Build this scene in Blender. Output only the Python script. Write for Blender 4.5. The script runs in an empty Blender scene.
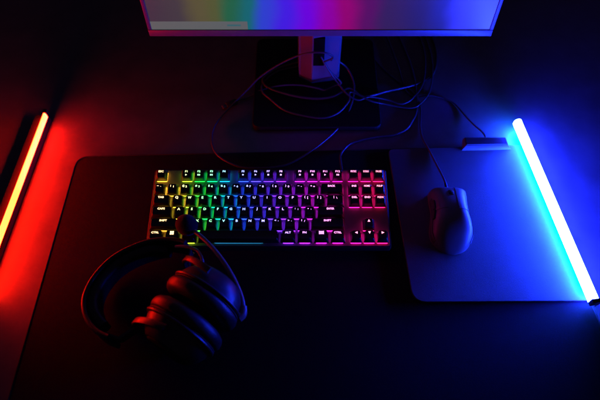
import bpy, bmesh, math, random
from mathutils import Vector, Matrix
random.seed(7)
R = math.radians
scene = bpy.context.scene
COL = scene.collection

# ------------------------------------------------------------------ materials
def lin(c):
    return tuple(((v/255)/12.92 if v/255 <= .04045 else ((v/255+.055)/1.055)**2.4) for v in c)

def mat(name, color, rough=.5, metal=0., spec=.5, bump=0., bscale=400., mottle=0., mscale=30., coat=0., sheen=0., weave=False):
    m = bpy.data.materials.new(name); m.use_nodes = True
    nt = m.node_tree; b = nt.nodes['Principled BSDF']
    b.inputs['Base Color'].default_value = (*color, 1)
    b.inputs['Roughness'].default_value = rough
    b.inputs['Metallic'].default_value = metal
    b.inputs['Specular IOR Level'].default_value = spec
    b.inputs['Coat Weight'].default_value = coat
    b.inputs['Sheen Weight'].default_value = sheen
    tc = nt.nodes.new('ShaderNodeTexCoord')
    if mottle:
        n = nt.nodes.new('ShaderNodeTexNoise'); n.inputs['Scale'].default_value = mscale; n.inputs['Detail'].default_value = 8
        n.inputs['Roughness'].default_value = .65
        nt.links.new(tc.outputs['Object'], n.inputs['Vector'])
        r = nt.nodes.new('ShaderNodeMapRange'); r.inputs[1].default_value = .3; r.inputs[2].default_value = .7
        r.inputs[3].default_value = 1-mottle; r.inputs[4].default_value = 1+mottle
        nt.links.new(n.outputs['Fac'], r.inputs[0])
        mx = nt.nodes.new('ShaderNodeVectorMath'); mx.operation = 'SCALE'; mx.inputs[0].default_value = color
        nt.links.new(r.outputs[0], mx.inputs['Scale']); nt.links.new(mx.outputs[0], b.inputs['Base Color'])
        r2 = nt.nodes.new('ShaderNodeMapRange'); r2.inputs[1].default_value = .3; r2.inputs[2].default_value = .7
        r2.inputs[3].default_value = max(0.05, rough-.1*min(1, mottle*3)); r2.inputs[4].default_value = min(1, rough+.1*min(1, mottle*3))
        nt.links.new(n.outputs['Fac'], r2.inputs[0]); nt.links.new(r2.outputs[0], b.inputs['Roughness'])
    if bump:
        if weave:
            w = nt.nodes.new('ShaderNodeTexVoronoi'); w.inputs['Scale'].default_value = bscale
            out = w.outputs['Distance']
        else:
            w = nt.nodes.new('ShaderNodeTexNoise'); w.inputs['Scale'].default_value = bscale; w.inputs['Detail'].default_value = 4
            out = w.outputs['Fac']
        nt.links.new(tc.outputs['Object'], w.inputs['Vector'])
        bp = nt.nodes.new('ShaderNodeBump'); bp.inputs['Strength'].default_value = bump; bp.inputs['Distance'].default_value = .0006
        nt.links.new(out, bp.inputs['Height']); nt.links.new(bp.outputs[0], b.inputs['Normal'])
    return m

def emit(name, color, strength):
    m = bpy.data.materials.new(name); m.use_nodes = True
    nt = m.node_tree; b = nt.nodes['Principled BSDF']
    b.inputs['Base Color'].default_value = (.6, .6, .6, 1)
    b.inputs['Emission Color'].default_value = (*color, 1)
    b.inputs['Emission Strength'].default_value = strength
    return m

def emit_objcolor(name, strength, white):
    m = bpy.data.materials.new(name); m.use_nodes = True
    nt = m.node_tree; nt.nodes.clear()
    o = nt.nodes.new('ShaderNodeOutputMaterial'); e = nt.nodes.new('ShaderNodeEmission'); i = nt.nodes.new('ShaderNodeObjectInfo')
    mx = nt.nodes.new('ShaderNodeMix'); mx.data_type = 'RGBA'; mx.inputs[0].default_value = white
    mx.inputs[7].default_value = (1, 1, 1, 1)
    nt.links.new(i.outputs['Color'], mx.inputs[6]); nt.links.new(mx.outputs[2], e.inputs['Color'])
    e.inputs['Strength'].default_value = strength
    nt.links.new(e.outputs[0], o.inputs['Surface'])
    return m

M = {}
M['desk'] = mat('dark_desk_laminate', (.090, .086, .090), .5, mottle=.22, mscale=24, bump=.12, bscale=900)
M['mat'] = mat('black_mat_cloth', (.0100, .0100, .0105), .8, spec=.1, bump=.5, bscale=1500, mottle=.2, mscale=60, weave=True)
M['mat_edge'] = mat('mat_stitching', (.012, .012, .013), .8, bump=.4, bscale=2500)
M['pad'] = mat('grey_pad_cloth', (.060, .060, .063), .6, spec=.4, bump=.4, bscale=1600, mottle=.14, mscale=45, weave=True)
M['rubber'] = mat('black_rubber', (.012, .012, .012), .7, bump=.1, bscale=800)
M['blackplastic'] = mat('black_plastic', (.018, .018, .019), .42, bump=.15, bscale=1800, mottle=.2, mscale=120)
M['cap'] = mat('keycap_plastic', (.013, .013, .014), .46, bump=.12, bscale=2600, mottle=.25, mscale=150)
M['case'] = mat('keyboard_case_plastic', (.022, .022, .024), .38, bump=.1, bscale=1800, mottle=.15, mscale=90)
M['plate'] = mat('keyboard_plate_metal', (.085, .085, .088), .45, metal=.0, bump=.05, bscale=1200, mottle=.1, mscale=80)
M['gloss'] = mat('satin_black', (.0045, .0045, .005), .6, spec=.2, mottle=.2, mscale=60)
M['white'] = mat('pale_stand_plastic', (.105, .105, .11), .45, bump=.05, bscale=1000, mottle=.06, mscale=60)
M['bezel'] = mat('silver_bezel', (.08, .08, .083), .42, metal=.0, bump=.06, bscale=1500, mottle=.08, mscale=70)
M['cable'] = mat('cable_sheath', (.036, .036, .04), .42, bump=.1, bscale=1500)
M['leather'] = mat('black_leatherette', (.012, .012, .0125), .46, spec=.4, bump=.35, bscale=700, mottle=.2, mscale=80)
M['headplastic'] = mat('headset_plastic', (.018, .018, .019), .42, spec=.42, bump=.08, bscale=1500, mottle=.25, mscale=80)
M['hole_shade'] = mat('opening_shade_black', (.002, .002, .002), .9, spec=.05)
M['boom'] = mat('boom_rubber', (.15, .15, .155), .4, spec=.6)
M['foam'] = mat('microphone_foam', (.014, .014, .016), .95, spec=.15, bump=1., bscale=900, sheen=.1)
M['mouse'] = mat('mouse_shell', (.115, .115, .122), .42, bump=.1, bscale=2200, mottle=.12, mscale=70)
M['grip'] = mat('mouse_grip', (.05, .05, .052), .6, bump=.4, bscale=1400)
M['housing'] = mat('light_bar_housing', (.012, .012, .013), .45, bump=.1, bscale=1500)
M['box'] = mat('control_box_plastic', (.10, .10, .11), .3, bump=.08, bscale=1500, mottle=.1, mscale=90)
M['red_glow'] = emit('red_orange_diffuser', (1, .0066, .0011), 140)
M['blue_glow'] = emit('blue_diffuser', (.0100, .021, 1), 540)
M['added_cyan_glow'] = emit('added_cyan_emission', (0, .40, 1), 125)
M['legend'] = emit_objcolor('backlit_legend', 3.2, .24)
M['switch'] = emit_objcolor('lit_switch_housing', 8.5, .0)

# ------------------------------------------------------------------ helpers
def empty(name, loc, rot=(0, 0, 0)):
    o = bpy.data.objects.new(name, None); COL.objects.link(o)
    o.location = loc; o.rotation_euler = rot; o.empty_display_size = .02
    return o

def tag(o, label=None, cat=None, group=None, kind=None):
    if label: o['label'] = label
    if cat: o['category'] = cat
    if group: o['group'] = group
    if kind: o['kind'] = kind
    return o

def build(name, bm, m, parent=None, loc=None, smooth=True, angle=35):
    bmesh.ops.remove_doubles(bm, verts=bm.verts, dist=1e-7)
    bmesh.ops.recalc_face_normals(bm, faces=bm.faces)
    me = bpy.data.meshes.new(name); bm.to_mesh(me); bm.free()
    if m: me.materials.append(m)
    if smooth:
        me.polygons.foreach_set('use_smooth', [True]*len(me.polygons))
        me.set_sharp_from_angle(angle=R(angle))
    o = bpy.data.objects.new(name, me); COL.objects.link(o)
    if parent: o.parent = parent
    if loc: o.location = loc
    return o

def rrect(w, d, r, n=4, cx=0, cy=0):
    pts = []
    for (sx, sy, a0) in ((1, 1, 0), (-1, 1, 90), (-1, -1, 180), (1, -1, 270)):
        for k in range(n+1):
            a = R(a0+90*k/n)
            pts.append((cx+sx*(w/2-r)+r*math.cos(a), cy+sy*(d/2-r)+r*math.sin(a)))
    return pts

def loft(bm, rings, cap0=True, cap1=True, closed=True):
    vs = [[bm.verts.new(p) for p in ring] for ring in rings]
    n = len(vs[0])
    for a, b in zip(vs, vs[1:]):
        for i in range(n if closed else n-1):
            j = (i+1) % n
            bm.faces.new((a[i], a[j], b[j], b[i]))
    if cap0: bm.faces.new(list(reversed(vs[0])))
    if cap1: bm.faces.new(vs[-1])
    return vs

def slab(bm, poly, z0, z1, ch=.0008):
    """rounded plate with a small chamfer at its top edge"""
    c = Vector((sum(p[0] for p in poly)/len(poly), sum(p[1] for p in poly)/len(poly)))
    def inset(d):
        out = []
        n = len(poly)
        for i in range(n):
            p, q, r_ = Vector(poly[i-1]), Vector(poly[i]), Vector(poly[(i+1) % n])
            t = (r_-p).normalized(); nrm = Vector((-t.y, t.x))
            out.append((q.x+nrm.x*d, q.y+nrm.y*d))
        return out
    ins, ins2 = inset(ch*.35), inset(ch)
    loft(bm, [[(x, y, z0) for x, y in poly], [(x, y, z1-ch) for x, y in poly],
              [(x, y, z1-ch*.35) for x, y in ins], [(x, y, z1) for x, y in ins2]])

def round_poly(corners, radii, n=6):
    """corners counter-clockwise"""
    out = []
    k = len(corners)
    for i in range(k):
        p, a, b = Vector(corners[i]), Vector(corners[i-1]), Vector(corners[(i+1) % k])
        r = radii[i]
        d1, d2 = (a-p).normalized(), (b-p).normalized()
        s, e = p+d1*r, p+d2*r
        for q in range(n+1):
            t = q/n
            out.append(tuple((1-t)**2*s+2*t*(1-t)*p+t*t*e))
    return out

def catmull(pts, sub=8):
    P = [Vector(p) for p in pts]
    P = [P[0]*2-P[1]]+P+[P[-1]*2-P[-2]]
    out = []
    for i in range(1, len(P)-2):
        a, b, c, d = P[i-1:i+3]
        for k in range(sub):
            t = k/sub
            out.append(.5*((2*b)+(c-a)*t+(2*a-5*b+4*c-d)*t*t+(3*b-a-3*c+d)*t**3))
    out.append(P[-2].copy())
    return out

def tube(bm, pts, r, n=10, sub=8):
    c = catmull(pts, sub) if sub else [Vector(p) for p in pts]
    rings = []
    ref = Vector((0, 0, 1))
    t0 = (c[1]-c[0]).normalized()
    if abs(t0.dot(ref)) > .9: ref = Vector((1, 0, 0))
    nrm = (ref-t0*ref.dot(t0)).normalized()
    m = len(c)
    for i, p in enumerate(c):
        t = (c[min(i+1, m-1)]-c[max(i-1, 0)]).normalized()
        nrm = (nrm-t*nrm.dot(t)).normalized(); bi = t.cross(nrm)
        rr = r(i/(m-1)) if callable(r) else r
        rings.append([p+(nrm*math.cos(2*math.pi*k/n)+bi*math.sin(2*math.pi*k/n))*rr for k in range(n)])
    loft(bm, rings)

def box(bm, x0, x1, y0, y1, z0, z1, bev=0.):
    tmp = bmesh.new()
    bmesh.ops.create_cube(tmp, size=1)
    for v in tmp.verts:
        v.co = ((x0+x1)/2+v.co.x*(x1-x0), (y0+y1)/2+v.co.y*(y1-y0), (z0+z1)/2+v.co.z*(z1-z0))
    if bev: bmesh.ops.bevel(tmp, geom=list(tmp.edges), offset=bev, segments=2, affect='EDGES', profile=.6)
    me = bpy.data.meshes.new('t'); tmp.to_mesh(me); tmp.free(); bm.from_mesh(me); bpy.data.meshes.remove(me)

_text = {}
def text_geo(s):
    if s not in _text:
        cu = bpy.data.curves.new('t', 'FONT'); cu.body = s; cu.size = 1; cu.offset = .018; cu.resolution_u = 2
        o = bpy.data.objects.new('t', cu); COL.objects.link(o)
        dg = bpy.context.evaluated_depsgraph_get()
        me = bpy.data.meshes.new_from_object(o.evaluated_get(dg))
        vs = [v.co.copy() for v in me.vertices]; fs = [tuple(p.vertices) for p in me.polygons]
        bpy.data.objects.remove(o); bpy.data.curves.remove(cu); bpy.data.meshes.remove(me)
        x0, x1 = min(v.x for v in vs), max(v.x for v in vs); y0, y1 = min(v.y for v in vs), max(v.y for v in vs)
        vs = [Vector((v.x-(x0+x1)/2, v.y-(y0+y1)/2, 0)) for v in vs]
        _text[s] = (vs, fs, x1-x0, y1-y0)
    return _text[s]

def add_text(bm, s, cx, cy, h, wmax, sx=1.):
    vs, fs, w, hh = text_geo(s)
    k = h/.72*.88
    kx = k*sx
    if w*kx > wmax: kx = wmax/w
    nv = [bm.verts.new((cx+v.x*kx, cy+v.y*k, 0)) for v in vs]
    for f in fs:
        try: bm.faces.new([nv[i] for i in f])
        except ValueError: pass

def add_poly(bm, pts):
    bm.faces.new([bm.verts.new((x, y, 0)) for x, y in pts])

# ------------------------------------------------------------------ desk, mats
bm = bmesh.new(); box(bm, -.95, .95, -.15, 1.12, -.03, 0, .002)
tag(build('desk_surface', bm, M['desk'], angle=8), kind='structure')

MZ = .003
bm = bmesh.new()
slab(bm, round_poly([(-.3705, .13), (.4250, .13), (.370, .5655), (-.3622, .5435)], [.02]*4), .0002, MZ, .0012)
t = tag(build('desk_mat', bm, M['mat'], angle=8), 'large thin black cloth desk mat spread under the keyboard and headset', 'desk mat')
bm = bmesh.new()
poly = round_poly([(-.3705, .13), (.4250, .13), (.370, .5655), (-.3622, .5435)], [.02]*4)
dense = []
for i in range(len(poly)):
    a, b = Vector(poly[i]), Vector(poly[(i+1) % len(poly)])
    n = max(1, int((b-a).length/.02))
    for k in range(n): dense.append(a.lerp(b, k/n))
cen = Vector((0, .345))
loop = []
for p in dense:
    d = (cen-p).normalized(); loop.append((p.x+d.x*.0012, p.y+d.y*.0012, MZ-.0004))
tube(bm, loop+[loop[0]], .0011, 6, sub=0)
build('stitched_edge', bm, M['mat_edge'], t)

PZ = .0062
bm = bmesh.new()
slab(bm, round_poly([(.1562, .2915), (.400, .2935), (.376, .566), (.1433, .5555)], [.020, .005, .02, .010]), MZ+.0002, PZ, .0010)
t = tag(build('mouse_pad', bm, M['pad'], angle=8), 'grey cloth mouse pad with rounded corners lying under the mouse', 'mouse pad')

# ------------------------------------------------------------------ keyboard
U = .01905
KX, KY = -.2193, .3762
kb = empty('mechanical_keyboard', (KX, KY, MZ+.0022), (R(6), 0, 0))
tag(kb, 'black compact mechanical keyboard with rainbow backlit keys on the black mat', 'keyboard')
KW, KD = 18.25*U, 6.3*U
bm = bmesh.new()
pl = [(x+KW/2, y+KD/2) for x, y in rrect(KW+.008, KD+.010, .004)]
slab(bm, pl, 0, .0112, .0016)
case = build('case', bm, M['case'], kb, angle=8)
bm = bmesh.new()
pl = [(x+KW/2, y+KD/2) for x, y in rrect(KW+.0035, KD+.0045, .003)]
slab(bm, pl, .0113, .0125, .0004)
build('switch_plate', bm, M['plate'], kb, angle=8)
bm = bmesh.new()
for sx in (.35, .655):
    pass
for k in (0, 1):
    add_text(bm, '=', 6.0*U+k*.0034+.02, -.0018, .0018, .003)
for v in bm.verts: v.co.z = .01125
em = build('emblem', bm, M['white'], kb, smooth=False)
for sx in (.02, KW-.02):
    bm = bmesh.new(); box(bm, sx-.009, sx+.009, KD-.008, KD+.0, -.0128, -.0004, .0012)
    build('folding_foot', bm, M['rubber'], kb)

RAMP = [(0, (1, .50, .07)), (1.6, (1, .62, .08)), (2.4, (.55, .72, .06)), (3.4, (.04, .85, .10)), (4.4, (.015, .75, .22)),
        (5.3, (.02, .5, .7)), (6.2, (.03, .16, 1)), (7.6, (.08, .10, 1)), (9, (.22, .07, 1)), (10.6, (.42, .05, .95)),
        (12, (.70, .04, .80)), (13.6, (.85, .03, .60)), (15.5, (.95, .03, .42)), (17, (1, .03, .26)), (18.3, (1, .03, .17))]
def hue(u):
    for (a, c), (b, d) in zip(RAMP, RAMP[1:]):
        if u <= b:
            t = max(0, (u-a)/(b-a)); return tuple(c[i]*(1-t)+d[i]*t for i in range(3))
    return RAMP[-1][1]

rows = []   # (text or tuple, x, width, row centre in units)
FR = 5.8
def row(y, items, x=0.):
    for it in items:
        if it is None: continue
        if isinstance(it, float): x += it; continue
        s, w = it if isinstance(it, tuple) else (it, 1.)
        rows.append((s, x, w, y)); x += w
row(FR, ['ESC', 1., 'F1', 'F2', 'F3', 'F4', .5, 'F5', 'F6', 'F7', 'F8', .5, 'F9', 'F10', 'F11', 'F12', .25, 'PRTSC', 'SCRLK', 'PAUSE'])
row(4.5, ['~`', '!1', '@2', '#3', '$4', '%5', '^6', '&7', '*8', '(9', ')0', '_-', '+=', ('BACK', 2.), .25, 'INS', 'HOME', 'PGUP'])
row(3.5, [('TAB', 1.5)]+list('QWERTYUIOP')+['{[', '}]', ('|\\', 1.5), .25, 'DEL', 'END', 'PGDN'])
row(2.5, [('CAPS', 1.75)]+list('ASDFGHJKL')+[':;', '"\'', ('ENTER', 2.25)])
row(1.5, [('SHIFT', 2.25)]+list('ZXCVBNM')+['<,', '>.', '?/', ('SHIFT', 2.75), 1.25, '#up'])
row(.5, [('CTRL', 1.25), ('#win', 1.25), ('ALT', 1.25), ('', 6.25), ('ALT', 1.25), ('FN', 1.25), ('#menu', 1.25), ('CTRL', 1.25), .25, '#left', '#down', '#right'])

CB = .0166   # underside of the caps above the case bottom
cap_mesh = {}
def cap_of(w):
    if w not in cap_mesh:
        bm = bmesh.new()
        W, D = w*U-.0017, U-.0013
        tw, td = W-.0056, D-.0042
        rings = [[(x, y, 0) for x, y in rrect(W, D, .0011, 3)],
                 [(x, y, .0007) for x, y in rrect(W, D, .0011, 3)],
                 [(x, y, .0050) for x, y in rrect(W-.0037, D-.0028, .0018, 3, 0, .0003)],
                 [(x, y, .0078) for x, y in rrect(tw, td, .0022, 3, 0, .0006)],
                 [(x, y, .0083) for x, y in rrect(tw-.0010, td-.0010, .0020, 3, 0, .0006)],
                 [(x, y, .0080) for x, y in rrect(tw-.005, td-.006, .0020, 3, 0, .0006)]]
        loft(bm, rings)
        o = build('keycap', bm, M['cap'], angle=40); cap_mesh[w] = o.data
        bpy.data.objects.remove(o)
    return cap_mesh[w]
bm = bmesh.new()
loft(bm, [[(x, y, 0) for x, y in rrect(.0156, .0156, .001, 2)], [(x, y, .0026) for x, y in rrect(.0150, .0150, .001, 2)],
          [(x, y, .0048) for x, y in rrect(.0116, .0106, .001, 2)]])
o = build('switch', bm, M['switch']); switch_me = o.data; bpy.data.objects.remove(o)

ICONS = {'F1': 'tri', 'F2': 'two', 'F3': 'two', 'F5': 'dot', 'F6': 'tri', 'F7': 'bars', 'F8': 'sq', 'F9': 'sq', 'F10': 'sq', 'F11': 'tri', 'F12': 'two'}
leg_mesh = {}
def legend_of(s, w):
    if (s, w) in leg_mesh: return leg_mesh[(s, w)]
    bm = bmesh.new()
    if s == '#up': add_poly(bm, [(-.0019, .0012), (.0019, .0012), (0, .0050)])
    elif s == '#down': add_poly(bm, [(-.0019, .0050), (0, .0012), (.0019, .0050)])
    elif s == '#left': add_poly(bm, [(-.0020, .0031), (.0018, .0012), (.0018, .0050)])
    elif s == '#right': add_poly(bm, [(.0020, .0031), (-.0018, .0050), (-.0018, .0012)])
    elif s == '#win':
        for a in (-1, 1):
            for b in (-1, 1):
                x, y, h = a*.00145, .0026+b*.00145, .00125
                add_poly(bm, [(x-h, y-h), (x+h, y-h), (x+h, y+h), (x-h, y+h)])
    elif s == '#menu':
        for k in range(3):
            y = .0008+k*.0017
            add_poly(bm, [(-.0028, y), (.0028, y), (.0028, y+.0011), (-.0028, y+.0011)])
        for sx in (-1, 1):
            x0, x1 = sorted((sx*.0029, sx*.0035)); add_poly(bm, [(x0, .0004), (x1, .0004), (x1, .0058), (x0, .0058)])
    elif len(s) == 2 and not s.startswith('F'):
        add_text(bm, s[0], -.0021, .0032, .0034, .0034, 1.15); add_text(bm, s[1], .0021, .0022, .0034, .0034, 1.15)
    elif len(s) == 1:
        add_text(bm, s, -.0008, .0026, .0042, .0052, 1.15)
    else:
        add_text(bm, s, (0 if w < 1.2 else -.0004), .0032, .0034, .0086 if w < 1.2 else .0108, 1.15)
    ic = ICONS.get(s)
    if ic == 'tri': add_poly(bm, [(-.0012, -.0038), (.0014, -.0024), (-.0012, -.0010)])
    if ic in ('sq', 'bars'): add_poly(bm, [(-.0012, -.0036), (.0012, -.0036), (.0012, -.0012), (-.0012, -.0012)])
    if ic == 'dot': add_poly(bm, [(.0012*math.cos(k), -.0024+.0012*math.sin(k)) for k in [i*math.pi/4 for i in range(8)]])
    if ic == 'two':
        for x in (-.0019, .0004): add_poly(bm, [(x, -.0036), (x+.0015, -.0036), (x+.0015, -.0012), (x, -.0012)])
    me = bpy.data.meshes.new('legend'); bm.to_mesh(me); bm.free(); me.materials.append(M['legend'])
    leg_mesh[(s, w)] = me
    return me

TILT = {FR: 5, 4.5: 4, 3.5: 1.5, 2.5: -1, 1.5: -3, .5: -4}
for s, x, w, y in rows:
    cx, cy = (x+w/2)*U, y*U
    c = hue(x+w/2-.13*(5.8-y)*1.0)
    k = bpy.data.objects.new('keycap', cap_of(w)); COL.objects.link(k); k.parent = kb
    k.location = (cx, cy, CB+random.uniform(-.0001, .0001)); k.rotation_euler = (R(TILT[y]), 0, R(random.uniform(-.4, .4)))
    sw = bpy.data.objects.new('switch', switch_me); COL.objects.link(sw); sw.parent = kb
    sw.location = (cx, cy, .0126); f = random.uniform(.85, 1.15); sw.color = (*[f*v**1.4 for v in c], 1)
    if w > 3: sw.scale.x = 4.6; sw.color = (.003, .035, .075, 1)
    if s:
        l = bpy.data.objects.new('legend', legend_of(s, w)); COL.objects.link(l); l.parent = k
        l.location = (0, .0006, .00855); l.color = (*c, 1)

# keyboard cable leaves the rear edge
def to_local(o, pts):
    mi = (Matrix.Translation(o.location) @ o.rotation_euler.to_matrix().to_4x4()).inverted()
    return [tuple(mi @ Vector(p)) for p in pts]
bm = bmesh.new()
tube(bm, to_local(kb, [(.0650, .494, .021), (.0655, .505, .019), (.0650, .523, .012), (.0660, .545, .0065), (.0800, .567, .0025), (.0990, .577, .0022), (.130, .5845, .0022),
                       (.1565, .5885, .0022), (.178, .600, .0022), (.190, .618, .0022), (.200, .640, .0022), (.205, .68, .0022), (.2, .76, .0022), (.17, .9, .0022)]), .0019)
kc = build('keyboard_cable', bm, M['cable'], kb)
bm = bmesh.new()
tube(bm, to_local(kb, [(.0650, .490, .0212), (.0651, .4965, .0208), (.0654, .504, .0192)]), lambda t: .0034-.0008*t, 12, 4)
build('strain_relief', bm, M['rubber'], kc)

# ------------------------------------------------------------------ monitor
MX, MY = .0322, .692
mon = empty('monitor', (MX, MY, 0))
tag(mon, 'wide thin-bezel computer monitor with a dim rainbow reflection painted on its screen on its pale stand', 'monitor')
MWd, MH, Z0 = .540, .325, .1225
lean = Matrix.Translation((0, 0, Z0)) @ Matrix.Rotation(R(-2), 4, 'X')
def leaned(bm):
    bm.transform(lean); return bm
# frame: ring of four bars (proud of the screen), then a back shell
bm = bmesh.new(); box(bm, -MWd/2, MWd/2, -.0015, .016, 0, .0118, .0010)
bz = build('bottom_bezel', leaned(bm), M['bezel'], mon)
for s in (-1, 1):
    bm = bmesh.new(); box(bm, s*MWd/2-(0 if s < 0 else .0058), s*MWd/2+(.0058 if s < 0 else 0), -.0013, .016, .0120, MH, .0010)
    build('side_bezel', leaned(bm), M['bezel'], mon)
bm = bmesh.new(); box(bm, -MWd/2+.006, MWd/2-.006, -.0013, .016, MH-.006, MH, .0010)
build('top_bezel', leaned(bm), M['bezel'], mon)
bm = bmesh.new()
loft(bm, [[(x, .0165, z) for x, z in rrect(MWd-.002, MH-.002, .006, 4, 0, MH/2)], [(x, .024, z) for x, z in rrect(MWd-.02, MH-.02, .01, 4, 0, MH/2)],
          [(x, .047, z) for x, z in rrect(MWd*.6, MH*.6, .03, 4, 0, MH*.52)]])
build('back_cover', leaned(bm), M['blackplastic'], mon)

# keyboard rainbow and blue light mirrored in the screen, painted in as emission
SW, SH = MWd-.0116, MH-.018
sm = bpy.data.materials.new('screen_painted_reflection'); sm.use_nodes = True
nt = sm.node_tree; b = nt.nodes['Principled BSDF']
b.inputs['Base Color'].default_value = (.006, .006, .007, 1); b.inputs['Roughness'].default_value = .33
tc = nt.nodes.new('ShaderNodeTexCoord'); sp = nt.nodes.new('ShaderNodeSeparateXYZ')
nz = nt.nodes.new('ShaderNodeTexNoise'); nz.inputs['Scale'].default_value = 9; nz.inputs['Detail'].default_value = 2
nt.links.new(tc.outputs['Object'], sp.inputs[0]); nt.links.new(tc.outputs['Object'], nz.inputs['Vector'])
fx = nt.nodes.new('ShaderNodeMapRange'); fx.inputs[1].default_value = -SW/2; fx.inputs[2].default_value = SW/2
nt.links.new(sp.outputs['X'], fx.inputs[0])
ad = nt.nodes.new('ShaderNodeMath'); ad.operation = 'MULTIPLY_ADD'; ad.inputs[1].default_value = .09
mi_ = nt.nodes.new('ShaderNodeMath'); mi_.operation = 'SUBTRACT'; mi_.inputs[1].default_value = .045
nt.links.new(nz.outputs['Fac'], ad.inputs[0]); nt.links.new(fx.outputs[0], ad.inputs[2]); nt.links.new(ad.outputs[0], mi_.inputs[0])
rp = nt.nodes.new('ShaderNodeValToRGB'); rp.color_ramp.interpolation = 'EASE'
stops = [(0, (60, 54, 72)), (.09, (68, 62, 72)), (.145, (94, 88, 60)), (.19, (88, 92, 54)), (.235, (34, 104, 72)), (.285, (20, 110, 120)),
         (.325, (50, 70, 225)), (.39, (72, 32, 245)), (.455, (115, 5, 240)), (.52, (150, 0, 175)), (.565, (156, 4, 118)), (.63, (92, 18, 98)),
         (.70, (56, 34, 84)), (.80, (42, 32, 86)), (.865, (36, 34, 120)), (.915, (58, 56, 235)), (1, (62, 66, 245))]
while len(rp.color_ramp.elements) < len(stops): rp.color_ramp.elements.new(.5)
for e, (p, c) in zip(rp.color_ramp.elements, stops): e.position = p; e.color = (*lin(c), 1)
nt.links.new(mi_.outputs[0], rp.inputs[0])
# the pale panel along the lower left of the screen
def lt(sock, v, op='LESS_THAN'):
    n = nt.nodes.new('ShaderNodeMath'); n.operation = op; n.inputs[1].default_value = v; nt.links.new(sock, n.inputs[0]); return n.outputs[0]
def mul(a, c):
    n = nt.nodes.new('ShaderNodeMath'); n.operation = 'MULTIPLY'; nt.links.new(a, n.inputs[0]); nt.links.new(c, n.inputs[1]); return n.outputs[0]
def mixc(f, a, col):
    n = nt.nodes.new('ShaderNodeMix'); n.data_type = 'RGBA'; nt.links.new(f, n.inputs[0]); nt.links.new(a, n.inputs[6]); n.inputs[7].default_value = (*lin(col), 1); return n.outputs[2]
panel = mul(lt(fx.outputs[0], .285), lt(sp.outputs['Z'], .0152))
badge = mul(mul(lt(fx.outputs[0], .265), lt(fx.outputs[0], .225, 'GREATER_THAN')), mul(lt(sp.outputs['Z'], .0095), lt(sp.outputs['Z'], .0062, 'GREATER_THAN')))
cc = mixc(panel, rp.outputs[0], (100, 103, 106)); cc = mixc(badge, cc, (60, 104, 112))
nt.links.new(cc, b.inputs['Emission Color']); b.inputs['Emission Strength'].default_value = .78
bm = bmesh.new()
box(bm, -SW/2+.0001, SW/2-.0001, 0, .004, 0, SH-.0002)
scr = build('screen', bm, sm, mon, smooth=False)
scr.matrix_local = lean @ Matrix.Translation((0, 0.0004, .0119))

# stand
bm = bmesh.new()
def neck_ring(z, k=1.):
    y0 = .012+.05*(1-z/.2)*0
    return [(x*k, y, z) for x, y in [(-.0355, .052), (-.0340, .020), (-.0310, .0190), (-.0125, .0062), (-.0105, .0056), (.020, .011), (.0330, .0145), (.0365, .020), (.0365, .052)]]
loft(bm, [neck_ring(.0106), neck_ring(.0800), neck_ring(.0802), neck_ring(.1850)])
# cable opening: solid block, the shade of the recess put into its black colour
neck = build('stand_neck', bm, M['white'], mon, angle=14)
bm = bmesh.new(); box(bm, -.0100, .0085, .0052, .0145, .052, .112, .0010)
build('opening_shade_block', bm, M['hole_shade'], neck)
bm = bmesh.new()
slab(bm, [(x-.004, y+.012) for x, y in rrect(.216, .212, .012)], .0004, .0104, .0014)
build('stand_base', bm, M['gloss'], mon, angle=8)

# ------------------------------------------------------------------ light bars
def light_bar(name, label, loc, rz, L, housing_w, dx, dw, dz0, dh, glow, far_cap, added_glow=None):
    r = empty(name, loc, (0, 0, rz)); tag(r, label, 'light bar')
    bm = bmesh.new(); box(bm, -housing_w, dx+dw/2, -L/2, L/2, .0003, dz0, .0012); build('housing', bm, M['housing'], r)
    bm = bmesh.new()
    prof = [(dx-dw/2, dz0+.0001), (dx-dw/2, dz0+dh*.55)]
    for k in range(1, 8):
        a = math.pi-math.pi*k/8
        prof.append((dx+dw/2*math.cos(a), dz0+dh*.55+dh*.45*math.sin(a)))
    prof += [(dx+dw/2, dz0+dh*.55), (dx+dw/2, dz0+.0001)]
    loft(bm, [[(x, y, z) for x, z in prof] for y in (-L/2+.004, L/2-(.004 if far_cap > dh else -.0021))])
    build('diffuser', bm, M[glow], r)
    if added_glow:
        bm = bmesh.new(); box(bm, dx-dw/2+.0006, -housing_w-.0002, -L/2+.016, L/2-.003, dz0-.0012, dz0-.0002)
        build('unseen_cyan_strip', bm, M[added_glow], r)  # unseen emitter added under the diffuser lip to tint the nearby pad cyan
    for s in (-1, 1):
        y0, y1 = (-L/2-.002, -L/2+.0039) if s < 0 else (L/2-.0039 if far_cap > dh else L/2+.0023, L/2+.0045)
        bm = bmesh.new(); box(bm, dx-dw/2-.0004, dx+dw/2+.0004, y0, y1, dz0+.0002, dz0+(dh+.0006 if s < 0 else far_cap), .0008)
        build('end_cap', bm, M['housing'], r)
    return r
light_bar('light_bar', 'slim black light bar glowing red and orange at the left edge of the desk', (-.4318, .461, 0), R(-2.8), .318, .020, 0, .0056, .0155, .0105, 'red_glow', .0111)
light_bar('light_bar', 'light bar glowing white and blue across the right side of the grey pad', (.3795, .4425, PZ+.0002), R(7.2), .318, -.0062, 0, .0122, .0082, .0120, 'blue_glow', .006, 'added_cyan_glow')

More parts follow.
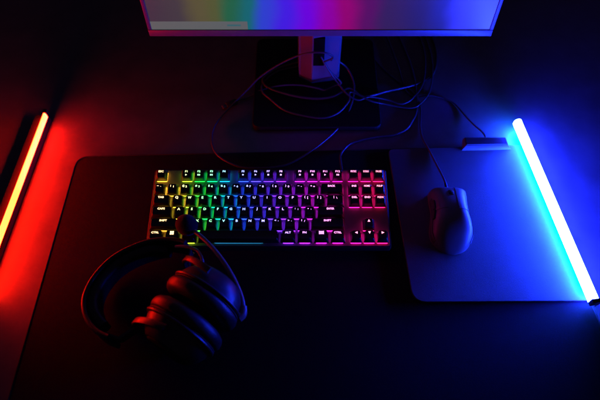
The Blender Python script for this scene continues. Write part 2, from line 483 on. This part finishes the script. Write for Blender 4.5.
# ------------------------------------------------------------------ control box by the blue bar
cb = empty('control_box', (.3035, .563, PZ+.0002)); tag(cb, 'small flat wedge-fronted control box with a thin cable beside the blue light bar', 'control box')
bm = bmesh.new()
loft(bm, [[(-.0405, -.0105, 0), (.0400, -.0085, 0), (.0355, .011, 0), (-.036, .011, 0)],
          [(-.0400, -.0100, .0012), (.0395, -.0080, .0012), (.0350, .011, .0020), (-.036, .011, .0020)],
          [(-.0340, -.0050, .0062), (.0345, -.0040, .0062), (.0330, .011, .0062), (-.035, .011, .0062)]])
body = build('body', bm, M['box'], cb, angle=20)
bm = bmesh.new()
loft(bm, [[(-.0335, -.0046, .0064), (.0340, -.0036, .0064), (.0325, .0106, .0064), (-.0345, .0106, .0064)],
          [(-.0325, -.0038, .0084), (.0330, -.0028, .0084), (.0315, .0100, .0084), (-.0335, .0100, .0084)]])
build('lid', bm, M['blackplastic'], cb, angle=20)
bm = bmesh.new()
tube(bm, to_local(cb, [(.3040, .574, .0115), (.3035, .579, .0125), (.300, .590, .0105), (.292, .606, .0065), (.283, .626, .0035), (.274, .646, .0022), (.265, .660, .0022), (.245, .672, .0022), (.222, .676, .0022),
                       (.200, .674, .0022), (.186, .690, .0022), (.176, .76, .0022), (.15, .9, .0022)]), .0014)
build('thin_cable', bm, M['cable'], cb)

# ------------------------------------------------------------------ mouse
ms = empty('computer_mouse', (.2225, .4165, PZ+.0003), (0, 0, R(-3)))
tag(ms, 'wired dark grey computer mouse lit blue on its right side on the grey pad', 'mouse')
ML = .106
def m_w(t):
    base = .0285-.0022*math.exp(-((t-.36)/.18)**2)+.0022*math.exp(-((t-.70)/.2)**2)
    e = 1.0
    if t < .07: e = (1-(1-t/.07)**2.6)**.3 if t > 0 else 0
    if t > .70: e = max(0, 1-((t-.70)/.30)**2.3)**.5
    return base*e
def m_h(t):
    base = .018+.021*math.sin(math.pi*min(1, (t*.80+.10)))**1.25
    e = 1.
    if t < .06: e = .55+.45*(1-(1-t/.06)**2)**.5
    if t > .62: e = max(0.0, 1-((t-.62)/.38)**2.2)**.55
    return base*e
def m_pt(t, a, off=0.):
    w, h = m_w(t), m_h(t)
    c, s = math.cos(a), math.sin(a)
    x = (w+off)*math.copysign(abs(c)**.62, c); z = (h+off)*abs(s)**.72
    y = ML/2-ML*t
    return Vector((x, y, z))
def m_shell(t0, t1, a0, a1, o0, o1, nt_=18, na=16):
    bm = bmesh.new()
    g = []
    for off in (o0, o1):
        g.append([[bm.verts.new(m_pt(t0+(t1-t0)*i/nt_, a0+(a1-a0)*j/na, off)) for j in range(na+1)] for i in range(nt_+1)])
    for L_ in g:
        for i in range(nt_):
            for j in range(na): bm.faces.new((L_[i][j], L_[i][j+1], L_[i+1][j+1], L_[i+1][j]))
    A, B = g
    for i in range(nt_):
        bm.faces.new((A[i][0], A[i+1][0], B[i+1][0], B[i][0])); bm.faces.new((A[i][na], A[i+1][na], B[i+1][na], B[i][na]))
    for j in range(na):
        bm.faces.new((A[0][j], A[0][j+1], B[0][j+1], B[0][j])); bm.faces.new((A[nt_][j], A[nt_][j+1], B[nt_][j+1], B[nt_][j]))
    return bm
bm = bmesh.new()
rings = []
for i in range(41):
    t = .004+.992*i/40
    rings.append([m_pt(t, math.pi*j/28) for j in range(29)])
loft(bm, rings)
build('shell', bm, M['mouse'], ms, angle=60)
build('button', m_shell(.012, .46, R(96.5), R(148), -.0006, .0005), M['mouse'], ms, angle=50)
build('button', m_shell(.012, .46, R(32), R(83.5), -.0006, .0005), M['mouse'], ms, angle=50)
build('side_grip', m_shell(.20, .86, R(155), R(174), .0001, .0008), M['grip'], ms, angle=50)
build('side_grip', m_shell(.20, .86, R(6), R(25), .0001, .0008), M['grip'], ms, angle=50)
for t0, t1 in ((.27, .42), (.44, .58)):
    build('side_button', m_shell(t0, t1, R(144), R(152.5), .0006, .0024, 8, 5), M['blackplastic'], ms, angle=50)
bm = bmesh.new()
ring = []
wy, wz, wr = ML/2-ML*.19, .0235, .0098
for (x, rr) in ((-.0040, .0070), (-.0036, .0090), (-.0022, .0098), (.0022, .0098), (.0036, .0090), (.0040, .0070)):
    ring.append([(x, wy+rr*math.cos(2*math.pi*k/40)*(1.0 if k % 2 else .95), wz+rr*math.sin(2*math.pi*k/40)*(1.0 if k % 2 else .95)) for k in range(40)])
loft(bm, ring); build('scroll_wheel', bm, M['rubber'], ms, angle=30)
bm = bmesh.new()
tube(bm, to_local(ms, [(.2258, .470, .0120), (.2262, .478, .0130), (.2250, .492, .0120), (.2215, .510, .0095), (.2160, .530, .0085), (.2090, .556, .0075), (.2035, .580, .0030), (.2025, .605, .0022),
                       (.206, .630, .0022), (.207, .655, .0022), (.198, .684, .0022), (.17, .715, .0022), (.13, .78, .0022), (.11, .9, .0022)]), .0017)
mc = build('mouse_cable', bm, M['cable'], ms)
bm = bmesh.new()
tube(bm, to_local(ms, [(.2257, .466, .0118), (.2261, .475, .0128), (.2257, .484, .0127)]), lambda t: .0032-.0010*t, 12, 4)
build('strain_relief', bm, M['rubber'], mc)

# ------------------------------------------------------------------ headset
HA = math.atan2(.85, .53)            # direction of the cup to cup axis
hs = empty('gaming_headset', (-.1400, .2610, MZ+.0004), (0, 0, HA))
tag(hs, 'black over-ear headset with a foam-tipped microphone lying on the mat before the keyboard', 'headset')
# local x = cup to cup, local y = towards the top of the band
CWz = .0508
def hz(v): return .0455-.175*v
def sweep(bm, path, prof, up=Vector((0, 0, 1)), closed=False, scale=None):
    m = len(path); rings = []
    for i, p in enumerate(path):
        t = (path[min(i+1, m-1)]-path[max(i-1, 0)]).normalized()
        s = up.cross(t).normalized(); u2 = t.cross(s)
        k = scale(i/(m-1)) if scale else 1
        rings.append([p+s*a*1.0+u2*b_*k for a, b_ in prof])
    loft(bm, rings)
arch = [(.0600, .030), (.0700, .057), (.0655, .085), (.0460, .115), (.0110, .1375), (-.0240, .1415), (-.0530, .1320), (-.0715, .111), (-.0790, .085), (-.0750, .057), (-.0620, .030)]
path = catmull([(x, y, hz(y)) for x, y in arch], 8)
cut = path[10:-10]
bm = bmesh.new(); sweep(bm, cut, rrect(.0060, .0385, .0022, 3, -.004))
band = build('headband', bm, M['leather'], hs, angle=40)
pp = path[17:-17]
bm = bmesh.new(); sweep(bm, pp, rrect(.0140, .0340, .0060, 4, .0060), scale=lambda t: min(1, .55+3.2*min(t, 1-t)))
build('padding', bm, M['leather'], band, angle=60)
# row of stitches along both edges of the band
for sgn in (1, -1):
    bm = bmesh.new()
    for i in range(0, len(cut)-1):
        for q in (0., .5):
            p = cut[i].lerp(cut[i+1], q); t_ = (cut[i+1]-cut[i]).normalized(); s_ = Vector((0, 0, 1)).cross(t_).normalized()
            u_ = t_.cross(s_)
            c0 = p+s_*(-.0070)+u_*(sgn*.0165)
            tube(bm, [c0-t_*.0011, c0+t_*.0011], .0006, 5, sub=0)
    build('stitching', bm, M['white'] if False else M['headplastic'], band)

def lathe(bm, prof, c, sv=1.06, n=48, closed_prof=False):
    rings = []
    for k in range(n):
        a = 2*math.pi*k/n
        rings.append([(c[0]+u, c[1]+r*math.cos(a)*sv, c[2]+r*math.sin(a)) for u, r in prof])
    vs = [[bm.verts.new(p) for p in ring] for ring in rings]
    m = len(prof)
    for k in range(n):
        A, B = vs[k], vs[(k+1) % n]
        for i in range(m if closed_prof else m-1):
            j = (i+1) % m
            if prof[i][1] < 1e-6 and prof[j][1] < 1e-6: continue
            f = [A[i], A[j], B[j], B[i]]
            bm.faces.new(f)

for s in (1, -1):
    c = (-.001, -.006, CWz)
    def mir(pr): return [(u*s, r) for u, r in pr]
    bm = bmesh.new()
    lathe(bm, mir([(.0258, .0001), (.0258, .0455), (.0268, .0480), (.0285, .0488), (.0302, .0480), (.0312, .0445), (.0350, .0436), (.0430, .0405), (.0500, .0355), (.0542, .0318), (.0555, .0300), (.0548, .0285), (.0548, .0001)]), c)
    cup = build('ear_cup', bm, M['headplastic'], hs, angle=40)
    bm = bmesh.new()
    lathe(bm, mir([(.0550, .0001), (.0550, .0270), (.0558, .0278), (.0574, .0265), (.0580, .0240), (.0580, .0001)]), c)
    build('cup_plate', bm, M['gloss'], cup, angle=40)
    bm = bmesh.new()
    lathe(bm, mir([(.0242, .0250), (.0242, .0450), (.0222, .0482), (.0180, .0498), (.0125, .0494), (.0080, .0468), (.0052, .0420), (.0045, .0370), (.0058, .0315), (.0095, .0265), (.0160, .0245)]), c, closed_prof=True)
    build('ear_cushion', bm, M['leather'], cup, angle=60)
    bm = bmesh.new()
    lathe(bm, mir([(.0243, .0400), (.0243, .0470), (.0257, .0470), (.0257, .0400)]), c, closed_prof=True)
    build('trim_ring', bm, M['rubber'], cup, angle=30)
    # yoke: half fork around the cup, and the slider that enters the band
    bm = bmesh.new()
    yp = []
    for k in range(-9, 10):
        a = R(10*k)
        yp.append(Vector((s*(.0430+.008*math.cos(a)), -.006+.0555*math.cos(a), CWz-.006*math.cos(a)+.0485*math.sin(a))))
    rings = []
    for i, p in enumerate(yp):
        t = (yp[min(i+1, 18)]-yp[max(i-1, 0)]).normalized(); x_ = Vector((1, 0, 0)); o_ = t.cross(x_).normalized()
        rings.append([p+x_*a+o_*b_ for a, b_ in rrect(.0090, .0040, .0015, 2)])
    loft(bm, rings)
    yk = build('yoke', bm, M['headplastic'], hs, angle=40)
    seg = path[:15] if s > 0 else path[-15:][::-1]
    pre = [Vector((s*.0515, .0475, hz(.0475)+.001))] + [p for p in seg if p.y > .054]
    bm = bmesh.new(); sweep(bm, pre, rrect(.0042, .0170, .0015, 2))
    build('slider', bm, M['headplastic'], yk, angle=40)

# microphone boom on the upper cup
W2L = lambda pts: to_local(hs, pts)
bpts = W2L([(-.0740, .2680, .046), (-.0765, .2800, .052), (-.0860, .3010, .0575), (-.1020, .3270, .0605), (-.1220, .3520, .0600), (-.1440, .3740, .0570), (-.1520, .3810, .0555)])
bm = bmesh.new(); tube(bm, bpts, lambda t: .0036-.0008*t, 12)
boom = build('microphone_boom', bm, M['boom'], hs)
bm = bmesh.new()
e = Vector(bpts[-1]); d = (Vector(bpts[-1])-Vector(bpts[-2])).normalized()
bmesh.ops.create_icosphere(bm, subdivisions=4, radius=.0148)
for v in bm.verts:
    n = 1+.02*math.sin(v.co.x*900)*math.sin(v.co.y*800+1)*math.sin(v.co.z*850)
    v.co = v.co*n
    v.co += d*(v.co.dot(d))*.12
    v.co += e+d*.0085
build('microphone_foam', bm, M['foam'], boom, angle=80)
hinge = W2L([(-.0790, .2560, .044), (-.0740, .2600, .045), (-.0735, .2700, .0475)])
bm = bmesh.new(); tube(bm, hinge, lambda t: .0068-.0022*t, 14, 4)
build('boom_hinge', bm, M['boom'], boom)
# thin signal wire from the band end to the cup
bm = bmesh.new()
tube(bm, W2L([(-.1710, .3540, .052), (-.1560, .3520, .056), (-.1405, .3460, .058), (-.1330, .3360, .058), (-.1290, .3240, .055), (-.1235, .3160, .050)]), .0021)
build('signal_wire', bm, M['boom'], hs)

# ------------------------------------------------------------------ loose cables by the stand
def cable(name, label, pts, r=.0019, plug=None):
    bm = bmesh.new(); tube(bm, pts, r)
    o = tag(build(name, bm, M['cable']), label, 'cable')
    if plug:
        a, d = Vector(pts[0]), (Vector(pts[0])-Vector(pts[1])).normalized()
        s_ = Vector((0, 0, 1)).cross(d).normalized(); u_ = d.cross(s_)
        for nm_, l0, l1, w_, h_, m_ in (('connector', -.004, .016, .0100, .0062, 'rubber'), ('metal_tip', .0161, .024, .0078, .0034, 'bezel')):
            bm = bmesh.new()
            loft(bm, [[a+d*l+s_*x+u_*z for x, z in rrect(w_*k, h_*k, .0012, 2)] for l, k in ((l0, .75), (l0+.002, 1), (l1-.0008, 1), (l1, .92))])
            build(nm_, bm, M[m_], o)
    return o
CABLES = [
 ('looped_cable', 'long cable looped in a wide ring from the stand down to the keyboard rear', [(0.0395, 0.6827, 0.075), (0.0538, 0.6827, 0.085), (0.0417, 0.6771, 0.1), (0.0192, 0.6782, 0.1), (-0.0049, 0.6861, 0.085), (-0.0369, 0.6911, 0.06), (-0.0684, 0.6881, 0.035), (-0.0914, 0.6741, 0.018), (-0.1127, 0.6546, 0.008), (-0.1387, 0.6179, 0.004), (-0.1467, 0.5896, 0.003), (-0.1414, 0.5578, 0.0045), (-0.1249, 0.5359, 0.006), (-0.095, 0.5202, 0.006), (-0.0638, 0.5182, 0.006), (-0.0399, 0.5202, 0.006), (-0.0112, 0.53, 0.006), (0.0328, 0.5653, 0.006), (0.0706, 0.6097, 0.006), (0.0879, 0.6476, 0.012), (0.0931, 0.6741, 0.018), (0.092, 0.6937, 0.022), (0.0819, 0.7144, 0.03), (0.0654, 0.716, 0.045), (0.0523, 0.7028, 0.06)], 0.0015),
 ('curved_cable', 'cable curving low across the front of the pale stand neck', [(-0.1125, 0.6593, 0.004), (-0.1025, 0.6652, 0.0038), (-0.0888, 0.6708, 0.004), (-0.0697, 0.6804, 0.01), (-0.033, 0.6867, 0.016), (0.0, 0.6857, 0.018), (0.0294, 0.6787, 0.018), (0.0432, 0.676, 0.016), (0.0606, 0.6834, 0.018), (0.0709, 0.6866, 0.022), (0.06, 0.6904, 0.035), (0.049, 0.6896, 0.05), (0.0385, 0.6966, 0.066)], 0.0015),
 ('thick_cable', 'thick cable sagging in front of the stand neck with a bright blue sheen', [(0.0217, 0.752, 0.0125), (-0.0144, 0.742, 0.0125), (-0.0463, 0.7271, 0.0125), (-0.0652, 0.7053, 0.0125), (-0.0557, 0.6846, 0.013), (-0.0172, 0.6667, 0.0135), (0.024, 0.658, 0.014), (0.0549, 0.6608, 0.015), (0.0723, 0.6704, 0.017), (0.0863, 0.6776, 0.018), (0.1066, 0.6628, 0.014), (0.1276, 0.6672, 0.013), (0.1504, 0.6818, 0.006), (0.176, 0.6907, 0.004), (0.2133, 0.7058, 0.002), (0.2416, 0.7327, 0.002), (0.2524, 0.7888, 0.002), (0.2417, 0.8709, 0.002)], 0.0021),
 ('slack_cable', 'slack cable forming the lowest short arc over the black stand base', [(0.0, 0.737, 0.0125), (-0.0392, 0.7247, 0.0125), (-0.0632, 0.6981, 0.0125), (-0.0659, 0.6769, 0.0125), (-0.0506, 0.6571, 0.0128), (-0.0271, 0.6335, 0.0128), (0.0034, 0.6212, 0.013), (0.0386, 0.6157, 0.013), (0.0641, 0.6267, 0.013), (0.0835, 0.6508, 0.016), (0.0877, 0.6695, 0.018), (0.1215, 0.6535, 0.013), (0.1463, 0.6529, 0.006), (0.1722, 0.6488, 0.003), (0.1927, 0.6465, 0.003), (0.2075, 0.6556, 0.003), (0.2287, 0.6881, 0.003), (0.2414, 0.7618, 0.003), (0.2317, 0.8697, 0.003)], 0.0015),
 ('straight_cable', 'cable running diagonally from the stand opening to the cable knot on the right', [(0.0348, 0.6943, 0.075), (0.0489, 0.6873, 0.05), (0.0634, 0.6813, 0.03), (0.0804, 0.663, 0.02), (0.0993, 0.6548, 0.014), (0.1203, 0.6617, 0.014), (0.1523, 0.6621, 0.006), (0.1761, 0.6547, 0.004), (0.1988, 0.6717, 0.003), (0.221, 0.7121, 0.003), (0.2298, 0.7877, 0.003), (0.2162, 0.8697, 0.003)], 0.0014),
]
for nm, lb, pts, r in CABLES: cable(nm, lb, pts, r, nm == 'curved_cable')

# ------------------------------------------------------------------ world, camera
w = bpy.data.worlds.new('World'); scene.world = w; w.use_nodes = True
bg = w.node_tree.nodes['Background']; bg.inputs['Color'].default_value = (.55, .30, .8, 1); bg.inputs['Strength'].default_value = .022

cam = bpy.data.cameras.new('camera'); co = bpy.data.objects.new('camera', cam); COL.objects.link(co)
co.location = (0, 0, .739); co.rotation_euler = (R(32), 0, 0)
cam.sensor_width = 36; cam.lens = 562/600*36; cam.clip_start = .01; cam.clip_end = 50
cam.dof.use_dof = True; cam.dof.focus_distance = .83; cam.dof.aperture_fstop = 3.4
scene.camera = co
scene.view_settings.view_transform = 'Standard'; scene.view_settings.look = 'None'
scene.view_settings.exposure = 0; scene.view_settings.gamma = 1
scene.render.engine = 'CYCLES'
cy = scene.cycles
cy.use_denoising = True
try: cy.denoiser = 'OPENIMAGEDENOISE'
except Exception: pass
cy.sample_clamp_indirect = 4; cy.max_bounces = 8; cy.use_light_tree = True
